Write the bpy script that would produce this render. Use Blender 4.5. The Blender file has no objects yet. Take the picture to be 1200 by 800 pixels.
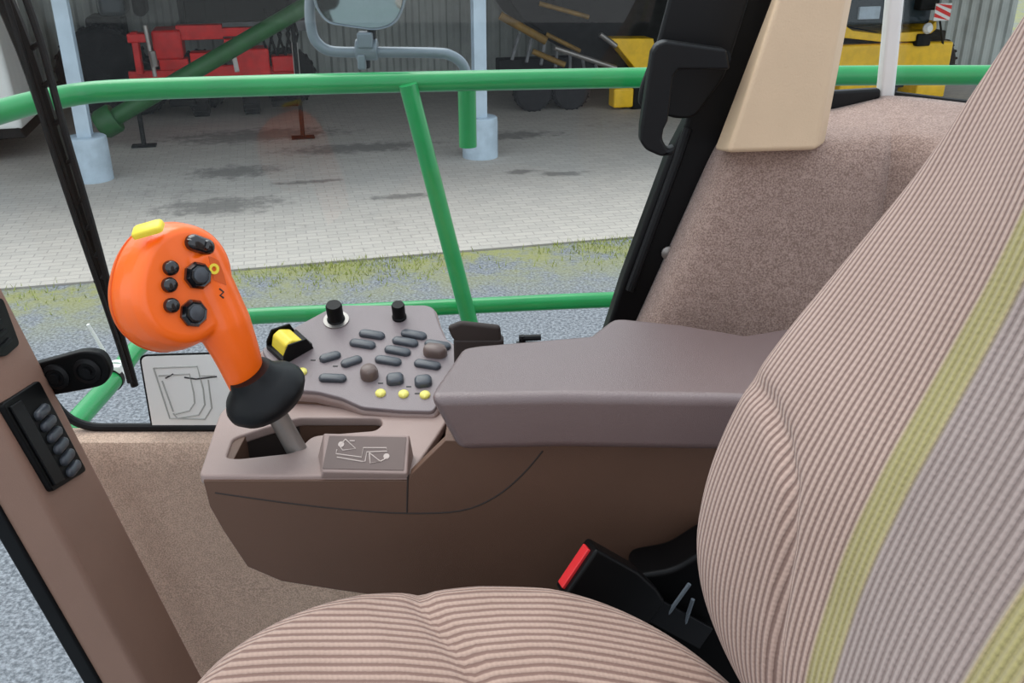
import bpy, bmesh, math, random
from mathutils import Vector, Matrix
random.seed(7)
SC = bpy.context.scene
COL = SC.collection
H = 3.2                      # eye height above the yard
F = 1100.0                   # focal length in pixels of the 1200 px wide frame
PIT = math.radians(24.4)
CP, SP = math.cos(PIT), math.sin(PIT)

# ------------------------------------------------------------------ measuring
def ray(px, py):
    x = (px - 600) / F; v = (400 - py) / F
    return Vector((x, CP + v * SP, -SP + v * CP))
def onY(px, py, Y):
    d = ray(px, py); t = Y / d.y
    return Vector((d.x * t, Y, H + d.z * t))
def onZ(px, py, zr):
    d = ray(px, py); t = zr / d.z
    return Vector((d.x * t, d.y * t, H + zr))
def onP(px, py, p0, n):
    d = ray(px, py); c = Vector((0, 0, H)); t = (p0 - c).dot(n) / d.dot(n)
    return c + d * t
def V(x, y, zr): return Vector((x, y, H + zr))

# ------------------------------------------------------------------ materials
def lin(c):
    return tuple(((v / 255) / 12.92 if v / 255 <= .04045 else ((v / 255 + .055) / 1.055) ** 2.4) for v in c) + (1,)
class NT:
    def __init__(s, m): s.t = m.node_tree; s.n = s.t.nodes; s.l = s.t.links
    def new(s, k, **kw):
        nd = s.n.new(k)
        for a, b in kw.items(): setattr(nd, a, b)
        return nd
    def link(s, a, b): s.l.new(a, b)
    def math(s, op, a, b=None, c=None):
        nd = s.new('ShaderNodeMath', operation=op)
        for i, q in enumerate((a, b, c)):
            if q is None: continue
            if isinstance(q, (int, float)): nd.inputs[i].default_value = q
            else: s.link(q, nd.inputs[i])
        return nd.outputs[0]
    def mix(s, f, a, b):
        nd = s.new('ShaderNodeMix', data_type='RGBA')
        if isinstance(f, (int, float)): nd.inputs[0].default_value = f
        else: s.link(f, nd.inputs[0])
        for i, q in ((6, a), (7, b)):
            if isinstance(q, tuple): nd.inputs[i].default_value = q
            else: s.link(q, nd.inputs[i])
        return nd.outputs[2]
    def ramp(s, f, a, b):
        nd = s.new('ShaderNodeMapRange', interpolation_type='SMOOTHSTEP')
        s.link(f, nd.inputs[0]); nd.inputs[1].default_value = a; nd.inputs[2].default_value = b
        return nd.outputs[0]
    def noise(s, vec, scale, detail=4, rough=.55):
        nd = s.new('ShaderNodeTexNoise'); nd.inputs['Scale'].default_value = scale
        nd.inputs['Detail'].default_value = detail; nd.inputs['Roughness'].default_value = rough
        s.link(vec, nd.inputs['Vector']); return nd.outputs[0]
    def bump(s, h, dist, strength=1.0):
        nd = s.new('ShaderNodeBump'); nd.inputs['Strength'].default_value = strength
        nd.inputs['Distance'].default_value = dist; s.link(h, nd.inputs['Height']); return nd.outputs[0]
def base_mat(name):
    m = bpy.data.materials.new(name); m.use_nodes = True
    return m, NT(m), m.node_tree.nodes['Principled BSDF']
def plain(name, c, rough=.5, metal=0, grain=0, gscale=300, var=.12, vscale=6, spec=.5, coat=0):
    m, t, b = base_mat(name)
    tc = t.new('ShaderNodeTexCoord')
    c1 = lin(c); c0 = tuple(v * (1 - var) for v in c1[:3]) + (1,); c2 = tuple(min(1, v * (1 + var)) for v in c1[:3]) + (1,)
    t.link(t.mix(t.ramp(t.noise(tc.outputs['Object'], vscale), .3, .7), c0, c2), b.inputs['Base Color'])
    b.inputs['Roughness'].default_value = rough; b.inputs['Metallic'].default_value = metal
    b.inputs['Specular IOR Level'].default_value = spec; b.inputs['Coat Weight'].default_value = coat
    if grain: t.link(t.bump(t.noise(tc.outputs['Object'], gscale, 2), grain), b.inputs['Normal'])
    return m
def ribbed(name, light, dark, pitch, stripe=None, centre=None):
    m, t, b = base_mat(name)
    uv = t.new('ShaderNodeUVMap'); sx = t.new('ShaderNodeSeparateXYZ'); t.link(uv.outputs[0], sx.inputs[0])
    u, v = sx.outputs[0], sx.outputs[1]
    nz = t.noise(uv.outputs[0], 260, 3)
    uw = t.math('ADD', u, t.math('MULTIPLY', t.math('SUBTRACT', nz, .5), .0012))
    s = t.math('MULTIPLY_ADD', t.math('SINE', t.math('MULTIPLY', uw, 2 * math.pi / pitch)), .5, .5)
    knit = t.math('MULTIPLY_ADD', t.math('SINE', t.math('ADD', t.math('MULTIPLY', v, 2 * math.pi / .0042), t.math('MULTIPLY', u, 2 * math.pi / pitch / 2))), .5, .5)
    fac = t.ramp(s, .12, .62)
    fac = t.math('MULTIPLY', fac, t.math('MULTIPLY_ADD', knit, .14, .86))
    col = t.mix(fac, lin(dark), lin(light))
    if centre:
        au = t.math('ABSOLUTE', t.math('ADD', u, .013))
        inside = t.math('LESS_THAN', au, stripe[0])
        ccol = t.mix(fac, lin(centre[1]), lin(centre[0]))
        col = t.mix(inside, col, ccol)
        gcol = t.mix(t.math('MULTIPLY_ADD', fac, .5, .25), lin(stripe[3]), lin(stripe[2]))
        band = t.math('MULTIPLY', t.ramp(au, stripe[0] - .004, stripe[0] + .004), t.math('SUBTRACT', 1, t.ramp(au, stripe[1] - .004, stripe[1] + .004)))
        col = t.mix(band, col, gcol)
    big = t.ramp(t.noise(uv.outputs[0], 9, 3), .3, .7)
    mul = t.new('ShaderNodeMix', data_type='RGBA', blend_type='MULTIPLY'); mul.inputs[0].default_value = 1
    t.link(col, mul.inputs[6]); t.link(t.mix(big, (.9, .89, .88, 1), (1, 1, 1, 1)), mul.inputs[7])
    t.link(mul.outputs[2], b.inputs['Base Color'])
    b.inputs['Roughness'].default_value = .95; b.inputs['Specular IOR Level'].default_value = .15
    b.inputs['Sheen Weight'].default_value = .15
    hgt = t.math('ADD', s, t.math('MULTIPLY', t.math('ADD', nz, t.math('MULTIPLY', knit, .3)), .25))
    t.link(t.bump(hgt, .0016, .8), b.inputs['Normal'])
    return m
def carpet(name, a, c):
    m, t, b = base_mat(name); tc = t.new('ShaderNodeTexCoord'); o = tc.outputs['Object']
    f = t.math('ADD', t.math('MULTIPLY', t.noise(o, 520, 3), .8), t.math('MULTIPLY', t.noise(o, 90, 4), .2))
    t.link(t.mix(t.ramp(f, .36, .64), lin(a), lin(c)), b.inputs['Base Color'])
    b.inputs['Roughness'].default_value = 1; b.inputs['Specular IOR Level'].default_value = .1; b.inputs['Sheen Weight'].default_value = .25
    t.link(t.bump(t.noise(o, 500, 3), .0022, .9), b.inputs['Normal'])
    return m
def glassmat(name, boost=1.0):
    m = bpy.data.materials.new(name); m.use_nodes = True; t = NT(m)
    t.n.remove(t.n['Principled BSDF'])
    tr = t.new('ShaderNodeBsdfTransparent'); tr.inputs[0].default_value = (.95, .97, .965, 1)
    gl = t.new('ShaderNodeBsdfGlossy'); gl.inputs['Roughness'].default_value = .01
    lw = t.new('ShaderNodeLayerWeight'); lw.inputs[0].default_value = .5
    mx = t.new('ShaderNodeMixShader'); t.link(t.math('MULTIPLY_ADD', t.math('POWER', lw.outputs['Facing'], 5), .9, .018 * boost), mx.inputs[0])
    t.link(tr.outputs[0], mx.inputs[1]); t.link(gl.outputs[0], mx.inputs[2])
    t.link(mx.outputs[0], t.n['Material Output'].inputs[0])
    return m

M = dict(
    console=plain('console_plastic', (97, 70, 55), .55, grain=.0004, gscale=900, var=.06),
    armpad=plain('armrest_vinyl', (102, 85, 84), .36, spec=.9, grain=.0004, gscale=1100, var=.05),
    tray=plain('tray_plastic', (156, 135, 128), .5, grain=.0003, gscale=1000, var=.05),
    panel=plain('keypad_plastic', (128, 117, 118), .42, grain=.0003, gscale=1000, var=.05),
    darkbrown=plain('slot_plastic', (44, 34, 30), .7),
    pillar=plain('pillar_plastic', (146, 114, 98), .6, grain=.0004, gscale=900, var=.06),
    beige=plain('beige_plastic', (214, 186, 154), .55, grain=.0004, gscale=500, var=.05),
    black=plain('black_plastic', (8, 8, 9), .45, spec=.2),
    rubber=plain('black_rubber', (14, 15, 17), .45, spec=.25),
    gloss=plain('black_gloss', (14, 14, 18), .18, coat=.5),
    key=plain('key_rubber', (64, 68, 74), .35),
    keybrown=plain('key_brown', (104, 88, 82), .4),
    orange=plain('orange_plastic', (255, 106, 14), .36, var=.03, coat=.2),
    darkorange=plain('orange_recess', (214, 88, 14), .5, var=.03),
    yellow=plain('yellow_plastic', (240, 215, 60), .4, var=.04),
    dotyellow=plain('yellow_dot', (226, 216, 110), .4, var=.04),
    steel=plain('brushed_steel', (150, 146, 142), .35, metal=.7),
    greypipe=plain('grey_paint', (120, 130, 138), .4, metal=.2),
    green=plain('green_paint', (12, 146, 74), .32, var=.08, coat=.25),
    white=plain('white_plastic', (235, 236, 232), .5, var=.03),
    offwhite=plain('white_frame', (222, 218, 214), .5, var=.04),
    sign=plain('sign_white', (246, 246, 240), .45, var=.03),
    ink=plain('sign_ink', (178, 178, 172), .6),
    inkd=plain('sign_ink_dark', (40, 40, 40), .6),
    symbol=plain('symbol_ink', (190, 176, 168), .6),
    red=plain('buckle_red', (226, 52, 56), .35, var=.03),
    fabric=ribbed('ribbed_cloth', (174, 149, 136), (127, 102, 93), .0078),
    back=ribbed('ribbed_cloth_striped', (178, 154, 143), (124, 101, 93), .0069, stripe=(.054, .084, (164, 156, 106), (136, 128, 88)), centre=((156, 142, 138), (126, 112, 108))),
    carpet=carpet('carpet_side', (184, 156, 136), (228, 200, 178)),
    fleece=carpet('fleece_trim', (134, 111, 101), (178, 153, 141)),
    glass=glassmat('clear_glass', 1.0),
    mirror=plain('mirror_glass', (200, 215, 212), .04, metal=1, var=.02),
    concrete=plain('concrete_pale', (176, 192, 204), .85, grain=.004, gscale=30, var=.1),
    galv=plain('galvanised', (178, 194, 206), .5, metal=.15, var=.1, vscale=3),
    machred=plain('machine_red', (226, 22, 20), .4, var=.15),
    machdark=plain('machine_dark', (26, 27, 27), .7, spec=.2, var=.3),
    machgrey=plain('machine_grey', (120, 122, 124), .5, var=.25),
    machyellow=plain('machine_yellow', (246, 196, 34), .4, var=.1),
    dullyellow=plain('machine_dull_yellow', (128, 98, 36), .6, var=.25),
    reflgreen=plain('reflection_green', (34, 92, 44), .5, var=.15),
    tyre=plain('tyre_rubber', (30, 30, 32), .85, grain=.01, gscale=20, var=.2),
    darkglass=plain('dark_glass', (44, 56, 62), .1, var=.1),
    floorm=plain('cab_floor_rubber', (40, 38, 37), .8, grain=.001, gscale=200),
)
# ------------------------------------------------------------------ geometry
class G:
    def __init__(s): s.v = []; s.f = []; s.uv = None
    def add(s, vs, fs):
        k = len(s.v); s.v += [Vector(p) for p in vs]; s.f += [[i + k for i in f] for f in fs]; return s
    def box(s, c, d, R=None):
        c = Vector(c); vs = []
        for x in (-.5, .5):
            for y in (-.5, .5):
                for z in (-.5, .5):
                    p = Vector((x * d[0], y * d[1], z * d[2])); vs.append(c + (R @ p if R else p))
        return s.add(vs, [(0, 1, 3, 2), (4, 6, 7, 5), (0, 4, 5, 1), (2, 3, 7, 6), (0, 2, 6, 4), (1, 5, 7, 3)])
    def prism(s, top, bot):
        n = len(top)
        return s.add(list(top) + list(bot), [list(range(n)), list(range(2 * n - 1, n - 1, -1))] + [(i, i + n, (i + 1) % n + n, (i + 1) % n) for i in range(n)])
    def slab(s, pts, vec):
        vec = Vector(vec); return s.prism(pts, [Vector(p) + vec for p in pts])
    def loft(s, rings, cap0=True, cap1=True, closed=True):
        n = len(rings[0]); vs = [p for r in rings for p in r]; fs = []
        for k in range(len(rings) - 1):
            for i in range(n if closed else n - 1):
                j = (i + 1) % n
                fs.append((k * n + i, k * n + j, (k + 1) * n + j, (k + 1) * n + i))
        if cap0: fs.append(list(range(n - 1, -1, -1)))
        if cap1: fs.append([(len(rings) - 1) * n + i for i in range(n)])
        return s.add(vs, fs)
    def tube(s, pts, r, n=14, smooth=0, closed=False):
        pts = [Vector(p) for p in pts]
        rs = list(r) if isinstance(r, (list, tuple)) else [r] * len(pts)
        if smooth:
            P, R = [], []
            for i in range(len(pts) - 1):
                a = pts[max(i - 1, 0)]; b = pts[i]; c = pts[i + 1]; d = pts[min(i + 2, len(pts) - 1)]
                for k in range(smooth):
                    t = k / smooth
                    P.append(.5 * ((2 * b) + (c - a) * t + (2 * a - 5 * b + 4 * c - d) * t * t + (3 * b - a - 3 * c + d) * t ** 3))
                    R.append(rs[i] * (1 - t) + rs[i + 1] * t)
            pts, rs = P + [pts[-1]], R + [rs[-1]]
        rings = []; up = None
        for i, p in enumerate(pts):
            d = (pts[min(i + 1, len(pts) - 1)] - pts[max(i - 1, 0)]).normalized()
            if up is None:
                up = Vector((0, 0, 1)) if abs(d.z) < .9 else Vector((1, 0, 0))
            a = d.cross(up).normalized(); up = a.cross(d).normalized()
            rings.append([p + (a * math.cos(q) + up * math.sin(q)) * rs[i] for q in [2 * math.pi * k / n for k in range(n)]])
        return s.loft(rings)
    def lathe(s, prof, o, axis, n=28):
        o = Vector(o); ax = Vector(axis).normalized()
        a = ax.orthogonal().normalized(); b = ax.cross(a)
        return s.loft([[o + ax * h + (a * math.cos(q) + b * math.sin(q)) * max(r, 1e-5) for q in [2 * math.pi * k / n for k in range(n)]] for r, h in prof])
    def dome(s, out2, h, inset, o, e1, e2, n):
        """raised cap: outline in (e1,e2), rising along n with a rounded shoulder"""
        c = Vector((sum(p[0] for p in out2) / len(out2), sum(p[1] for p in out2) / len(out2)))
        R = max(max(abs(p[0] - c.x) for p in out2), 1e-4); rings = []
        for hh, k in ((-.3, 0), (.45, 0), (.8, .35), (1, 1)):
            ring = []
            for p in out2:
                d = Vector((p[0] - c.x, p[1] - c.y)); L = d.length
                q = c + d * max(0, (L - inset * k) / L)
                ring.append(o + e1 * q.x + e2 * q.y + n * (h * hh))
            rings.append(ring)
        return s.loft(rings)
def stadium(w, h, ang=0, k=8, sq=1.0):
    r = min(w, h) / 2 * sq; pts = []
    for cx, cy, a0 in ((w / 2 - r, h / 2 - r, 0), (-w / 2 + r, h / 2 - r, 90), (-w / 2 + r, -h / 2 + r, 180), (w / 2 - r, -h / 2 + r, 270)):
        for i in range(k + 1):
            a = math.radians(a0 + 90 * i / k); pts.append((cx + r * math.cos(a), cy + r * math.sin(a)))
    c, s_ = math.cos(ang), math.sin(ang)
    return [(x * c - y * s_, x * s_ + y * c) for x, y in pts]
def rounded(pts, r, k=5):
    """round the corners of a 3-D polygon"""
    n = len(pts); out = []
    for i in range(n):
        p = Vector(pts[i]); a = Vector(pts[i - 1]) - p; b = Vector(pts[(i + 1) % n]) - p
        rr = r[i] if isinstance(r, (list, tuple)) else r
        q = min(rr, a.length * .45, b.length * .45)
        if q < 1e-5: out.append(p); continue
        A = p + a.normalized() * q; B = p + b.normalized() * q
        for j in range(k + 1):
            t = j / k; out.append(A * (1 - t) ** 2 + p * 2 * t * (1 - t) + B * t * t)
    return out
LOC = {}
def empty(name, loc, label, cat, group=None):
    o = bpy.data.objects.new(name, None); COL.objects.link(o); o.location = loc
    o.empty_display_size = .05
    o['label'] = label; o['category'] = cat
    if group: o['group'] = group
    LOC[o.name] = Vector(loc); return o
def origin(o):
    p = Vector((0, 0, 0))
    while o: p = p + o.location; o = o.parent
    return p
def obj(name, g, mat, parent=None, bevel=0, seg=3, ang=35, smooth=True, uv=None, label=None, cat=None, group=None, kind=None, sub=0):
    off = origin(parent) if parent else None
    top = parent is None
    if top:
        lo = [min(v[i] for v in g.v) for i in range(3)]; hi = [max(v[i] for v in g.v) for i in range(3)]
        off = Vector(((lo[0] + hi[0]) / 2, (lo[1] + hi[1]) / 2, lo[2]))
    me = bpy.data.meshes.new(name)
    me.from_pydata([v - off for v in g.v], [], g.f)
    bm = bmesh.new(); bm.from_mesh(me)
    if uv:
        lay = bm.loops.layers.uv.new('UVMap')
        bm.verts.ensure_lookup_table()
        for f in bm.faces:
            for l in f.loops: l[lay].uv = uv[l.vert.index]
    bmesh.ops.recalc_face_normals(bm, faces=bm.faces)
    if bevel:
        es = [e for e in bm.edges if len(e.link_faces) == 2 and e.calc_face_angle(0) > math.radians(28)]
        bmesh.ops.bevel(bm, geom=es, offset=bevel, segments=seg, affect='EDGES', profile=.5, clamp_overlap=True)
    bm.to_mesh(me); bm.free()
    if smooth:
        for p in me.polygons: p.use_smooth = True
        me.set_sharp_from_angle(angle=math.radians(ang))
    me.materials.append(M[mat] if isinstance(mat, str) else mat)
    o = bpy.data.objects.new(name, me); COL.objects.link(o)
    if top: o.location = off
    else: o.parent = parent
    if bevel:
        w = o.modifiers.new('wn', 'WEIGHTED_NORMAL'); w.keep_sharp = True
    if sub:
        w = o.modifiers.new('sub', 'SUBSURF'); w.levels = w.render_levels = sub
    if label: o['label'] = label
    if cat: o['category'] = cat
    if group: o['group'] = group
    if kind: o['kind'] = kind
    return o

# ================================================================== CAMERA, SKY
cam = bpy.data.cameras.new('camera'); co = bpy.data.objects.new('camera', cam); COL.objects.link(co)
co.location = (0, 0, H); co.rotation_euler = (math.pi / 2 - PIT, 0, 0)
cam.sensor_width = 36; cam.lens = F / 1200 * 36; cam.clip_start = .02; SC.camera = co
w = bpy.data.worlds.new('sky'); SC.world = w; w.use_nodes = True
t = NT(w); bg = t.n['Background']
tc = t.new('ShaderNodeTexCoord'); sx = t.new('ShaderNodeSeparateXYZ'); t.link(tc.outputs['Generated'], sx.inputs[0])
t.link(t.mix(t.ramp(sx.outputs[2], -.05, .7), (.92, .95, 1, 1), (.80, .89, 1, 1)), bg.inputs[0])
bg.inputs[1].default_value = 1.2
sun = bpy.data.lights.new('sun', 'SUN'); so = bpy.data.objects.new('sun', sun); COL.objects.link(so)
sun.energy = 2.5; sun.angle = math.radians(55); sun.color = (1, .97, .93)
so.rotation_euler = Vector((.34, -.36, -.87)).to_track_quat('-Z', 'Y').to_euler()
vs = SC.view_settings; vs.view_transform = 'Standard'; vs.look = 'None'; vs.gamma = 1; vs.use_curve_mapping = False; vs.exposure = 0.22
SC.cycles.use_denoising = True; SC.cycles.max_bounces = 10; SC.cycles.transparent_max_bounces = 16

# ================================================================== YARD
UX, UY = Vector((.969, .248, 0)), Vector((-.248, .969, 0))
SH0 = Vector((-.46, 13.5, 0)); SHA = math.atan2(.248, .969)
def SH(s, d, z=0): return SH0 + UX * s + UY * d + Vector((0, 0, z))
def shpx(px, d, py):
    """point of the plane d metres behind the post line"""
    return onP(px, py, SH(0, d), UY)
def ground_mat():
    m, t, b = base_mat('yard_asphalt'); tc = t.new('ShaderNodeTexCoord'); o = tc.outputs['Object']
    f = t.noise(o, 38, 6, .7); c = t.mix(t.ramp(f, .35, .68), lin((84, 88, 94)), lin((154, 158, 164)))
    mp = t.new('ShaderNodeMapping'); mp.inputs['Rotation'].default_value = (0, 0, -SHA); t.link(o, mp.inputs[0])
    sp = t.new('ShaderNodeSeparateXYZ'); t.link(mp.outputs[0], sp.inputs[0])
    d = sp.outputs[1]          # grows towards the shed
    ms = t.math('MULTIPLY', t.ramp(d, 7.4, 9.3), t.ramp(t.math('ADD', t.noise(o, 2.2, 5, .65), t.math('MULTIPLY', t.noise(o, 14, 3), .35)), .50, .80))
    c = t.mix(ms, c, t.mix(t.noise(o, 50, 3), lin((116, 120, 66)), lin((164, 162, 104))))
    t.link(c, b.inputs['Base Color']); b.inputs['Roughness'].default_value = .95
    t.link(t.bump(t.noise(o, 60, 4), .01), b.inputs['Normal']); return m
def paving_mat():
    m, t, b = base_mat('yard_paving'); tc = t.new('ShaderNodeTexCoord'); o = tc.outputs['Object']
    br = t.new('ShaderNodeTexBrick'); br.inputs['Scale'].default_value = 1; br.inputs['Brick Width'].default_value = .22; br.inputs['Row Height'].default_value = .11
    br.inputs['Mortar Size'].default_value = .006; br.inputs['Bias'].default_value = 0
    br.inputs['Color1'].default_value = lin((184, 177, 168)); br.inputs['Color2'].default_value = lin((174, 168, 160)); br.inputs['Mortar'].default_value = lin((162, 156, 150))
    t.link(o, br.inputs['Vector'])
    wear = t.ramp(t.math('ADD', t.math('MULTIPLY', t.noise(o, .55, 4), .6), t.math('MULTIPLY', t.noise(o, 5, 5, .7), .4)), .56, .72)
    c = t.mix(t.math('MULTIPLY', wear, .45), br.outputs[0], lin((104, 99, 94)))
    for (px, py, rx, ry) in ((275, 203, .75, .42), (258, 243, .9, .45), (610, 203, .3, .15), (660, 205, .4, .16), (600, 160, .9, .35), (420, 175, 1.3, .4), (360, 215, .5, .12), (470, 232, .5, .15), (300, 160, 1.6, .6)):
        q = onZ(px, py, -H) - PAVO
        v = Vector((q.dot(UX), q.dot(UY)))
        mp = t.new('ShaderNodeMapping', vector_type='POINT'); mp.inputs['Location'].default_value = (-v.x / rx, -v.y / ry, 0); mp.inputs['Scale'].default_value = (1 / rx, 1 / ry, 0)
        t.link(o, mp.inputs[0]); ln = t.new('ShaderNodeVectorMath', operation='LENGTH'); t.link(mp.outputs[0], ln.inputs[0])
        e = t.math('ADD', ln.outputs['Value'], t.math('MULTIPLY', t.math('SUBTRACT', t.noise(o, 5, 5, .7), .5), 2.2))
        k = t.math('SUBTRACT', 1, t.ramp(e, .35, 1.1))
        c = t.mix(t.math('MULTIPLY', k, .62), c, lin((78, 76, 74)))
    t.link(c, b.inputs['Base Color']); b.inputs['Roughness'].default_value = .9
    t.link(t.bump(br.outputs['Fac'], -.006), b.inputs['Normal']); return m
PAVO = SH(0, -4.05)
g = G(); g.add([(-40, -30, 0), (40, -30, 0), (40, 45, 0), (-40, 45, 0)], [(0, 1, 2, 3)])
gr = bpy.data.meshes.new('ground'); gr.from_pydata([tuple(v) for v in g.v], [], g.f); gr.materials.append(ground_mat())
go = bpy.data.objects.new('ground', gr); COL.objects.link(go); go['kind'] = 'structure'
pv = bpy.data.meshes.new('pavement'); pv.from_pydata([(-30, 0, 0), (30, 0, 0), (30, 14, 0), (-30, 14, 0), (-30, 0, .02), (30, 0, .02), (30, 14, .02), (-30, 14, .02)], [], [(4, 5, 6, 7), (0, 1, 5, 4), (3, 2, 1, 0), (1, 2, 6, 5), (2, 3, 7, 6), (3, 0, 4, 7)])
pv.materials.append(paving_mat())
po = bpy.data.objects.new('pavement', pv); COL.objects.link(po); po.location = PAVO; po.rotation_euler = (0, 0, SHA); po['kind'] = 'structure'
# tufts of grass along the paving edge
g = G()
for _ in range(7000):
    s = random.uniform(-9, 5.5); d = -4.05 - abs(random.gauss(0, .38)) + .03
    if random.random() > .5 + .5 * math.sin(s * 1.7 + 1.1 * math.sin(s * .6)): continue
    p = SH(s, d, 0); a = random.uniform(0, 6.28); hgt = random.uniform(.02, .075); wd = .006
    dx = Vector((math.cos(a), math.sin(a), 0)) * wd; le = Vector((random.uniform(-.03, .03), random.uniform(-.03, .03), hgt))
    g.add([p - dx, p + dx, p + le], [(0, 1, 2)])
obj('grass', g, plain('grass_blades', (150, 158, 78), .8, var=.35, vscale=40), smooth=False, label='short yellow green grass along the edge of the paving', cat='grass', kind='stuff')

# shed: corrugated back wall and roof
def corrugated(s0, s1, d, z0, z1):
    g = G(); n = int((s1 - s0) / .045); vs = []
    for i in range(n + 1):
        ph = i % 6; off = (0, 0, .045, .045, .045, 0)[ph]
        vs += [SH(s0 + i * .045, d - off, z0), SH(s0 + i * .045, d - off, z1)]
    g.add(vs, [(2 * i, 2 * i + 2, 2 * i + 3, 2 * i + 1) for i in range(n)]); return g
obj('wall_back', corrugated(-16, 14, 6.0, 0, 3.98), plain('shed_sheet', (168, 174, 170), .6, metal=.1, var=.14, vscale=1.5), smooth=False, kind='structure')
g = G(); g.add([SH(-16, -.9, 3.5), SH(14, -.9, 3.5), SH(14, 6.2, 4.0), SH(-16, 6.2, 4.0), SH(-16, -.9, 3.6), SH(14, -.9, 3.6), SH(14, 6.2, 4.1), SH(-16, 6.2, 4.1)], [(0, 1, 2, 3), (4, 5, 6, 7), (0, 1, 5, 4), (1, 2, 6, 5), (2, 3, 7, 6), (3, 0, 4, 7)])
obj('ceiling', g, plain('shed_roof', (96, 90, 84), .8), smooth=False, kind='structure')
def post(s, label, grp):
    p = SH(s, 0, .02); r = empty('shed_post', p, label, 'post', grp)
    g = G(); g.lathe([(.255, 0), (.255, .5), (.25, .56), (.23, .575)], p, (0, 0, 1), 40); obj('concrete_base', g, 'concrete', r)
    g = G(); R = Matrix.Rotation(SHA, 3, 'Z')
    for q, d in (((0, -.09, 0), (.175, .014, 4.1)), ((0, .09, 0), (.175, .014, 4.1)), ((0, 0, 0), (.012, .17, 4.1))):
        g.box(p + R @ Vector(q) + Vector((0, 0, .5 + 1.5)), (d[0], d[1], 3.0), R)
    obj('steel_column', g, 'galv', r, smooth=False)
post(0, 'pale steel shed post on round concrete base, beyond the green slanted stay', 'shed posts')
post(-5.24, 'pale steel shed post on round concrete base, behind the black wiper', 'shed posts')

# ------------------------------------------------------------ machines in the shed
def wheel(name, c, R, wd, axis, parent, rim='machgrey'):
    ax = Vector(axis).normalized()
    g = G(); g.lathe([(R * .55, -wd / 2), (R * .9, -wd / 2), (R, -wd * .36), (R, wd * .36), (R * .9, wd / 2), (R * .55, wd / 2), (R * .5, 0)], c, ax, 40)
    n = 22
    for i in range(n):
        a = 2 * math.pi * i / n
        o = ax.orthogonal().normalized(); b = ax.cross(o); rd = o * math.cos(a) + b * math.sin(a); tg = ax.cross(rd)
        Rm = Matrix((ax, tg, rd)).transposed()
        g.box(c + rd * R, (wd * .9, R * .08, R * .07), Rm)
    w_ = obj(name, g, 'tyre', parent)
    g = G(); g.lathe([(R * .56, -wd * .42), (R * .5, -wd * .3), (R * .3, -wd * .1), (R * .15, -wd * .25), (R * .12, -wd * .3), (0, -wd * .3)], c, ax, 30)
    g.lathe([(R * .56, wd * .42), (R * .5, wd * .3), (R * .3, wd * .1), (R * .15, wd * .25), (R * .12, wd * .3), (0, wd * .3)], c, ax, 30)
    obj('rim', g, rim, w_)
RS = Matrix.Rotation(SHA, 3, 'Z')
def sbox(g, px0, py0, px1, py1, d, dep):
    """box whose near face spans the two measured corners on the plane d metres behind the posts"""
    a = shpx(px0, d, py0); b = shpx(px1, d, py1); wv = (b - a).dot(UX); hz = abs(b.z - a.z)
    c = (a + b) / 2; c = SH((c - SH0).dot(UX), d + dep / 2, c.z); g.box(c, (abs(wv), dep, hz), RS); return g
def stube(g, pts, d, r, n=12):
    g.tube([shpx(x, d + dd, y) for x, y, dd in pts], r, n); return g

# red implement
D = 3.6
r = empty('red_implement', shpx(250, D, 118) * Vector((1, 1, 0)) if False else Vector((shpx(250, D, 118).x, shpx(250, D, 118).y, .02)), 'red farm implement parked in the shed beside the corrugated wall', 'farm machine')
g = G(); sbox(g, 205, 30, 262, 46, D, .22); sbox(g, 255, 33, 300, 42, D, .16); obj('top_beam', g, 'machred', r, bevel=.015)
g = G(); sbox(g, 176, 36, 216, 70, D - .1, .7); obj('gear_housing', g, 'machred', r, bevel=.05)
g = G(); sbox(g, 152, 38, 168, 88, D - .3, .25); sbox(g, 148, 40, 172, 50, D - .33, .3); obj('side_column', g, 'machred', r, bevel=.02)
for q in ((222, 62, 262, 84), (262, 46, 276, 70), (186, 70, 222, 82)): obj('panel', sbox(G(), *q, D - .05, .3), 'machred', r, bevel=.02)
g = G(); sbox(g, 276, 58, 318, 90, D - .2, .5); sbox(g, 318, 66, 350, 84, D - .2, .3); obj('side_box', g, 'machred', r, bevel=.03)
g = G(); sbox(g, 150, 84, 350, 94, D, .14); sbox(g, 240, 78, 300, 88, D - .2, .14); obj('lower_beam', g, 'machred', r, bevel=.015)
g = G(); stube(g, [(170, 30, -.4), (182, 90, -.5)], D, .035); stube(g, [(178, 60, -.5), (182, 78, -.5)], D, .055); obj('hydraulic_ram', g, 'steel', r)
for L, q in (([(345, 50, -.4), (349, 96, -.4)], .05), ([(273, 60, -.4), (278, 84, -.5)], .04)): obj('hydraulic_ram', stube(G(), L, D, q), 'offwhite', r)
for k in range(8):
    x = 310 + k * 5; obj('hose', stube(G(), [(x, 10 + (k % 3) * 8, 0), (x + (-1) ** k * 9, 40, -.2), (x + 4, 66 + (k % 2) * 10, -.1)], D, .022, 8), 'machdark', r)
for x in (165, 210, 330):
    g = G(); sbox(g, x, 92, x + 8, 124, D + .1, .1); sbox(g, x - 12, 118, x + 20, 124, D, .3); obj('stand', g, 'machdark', r, bevel=.01)
for x in (232, 292):
    c = shpx(x, D + .6, 96); c.z = .42; wheel('wheel', c, .4, .28, UX, r, 'machgrey')

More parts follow.
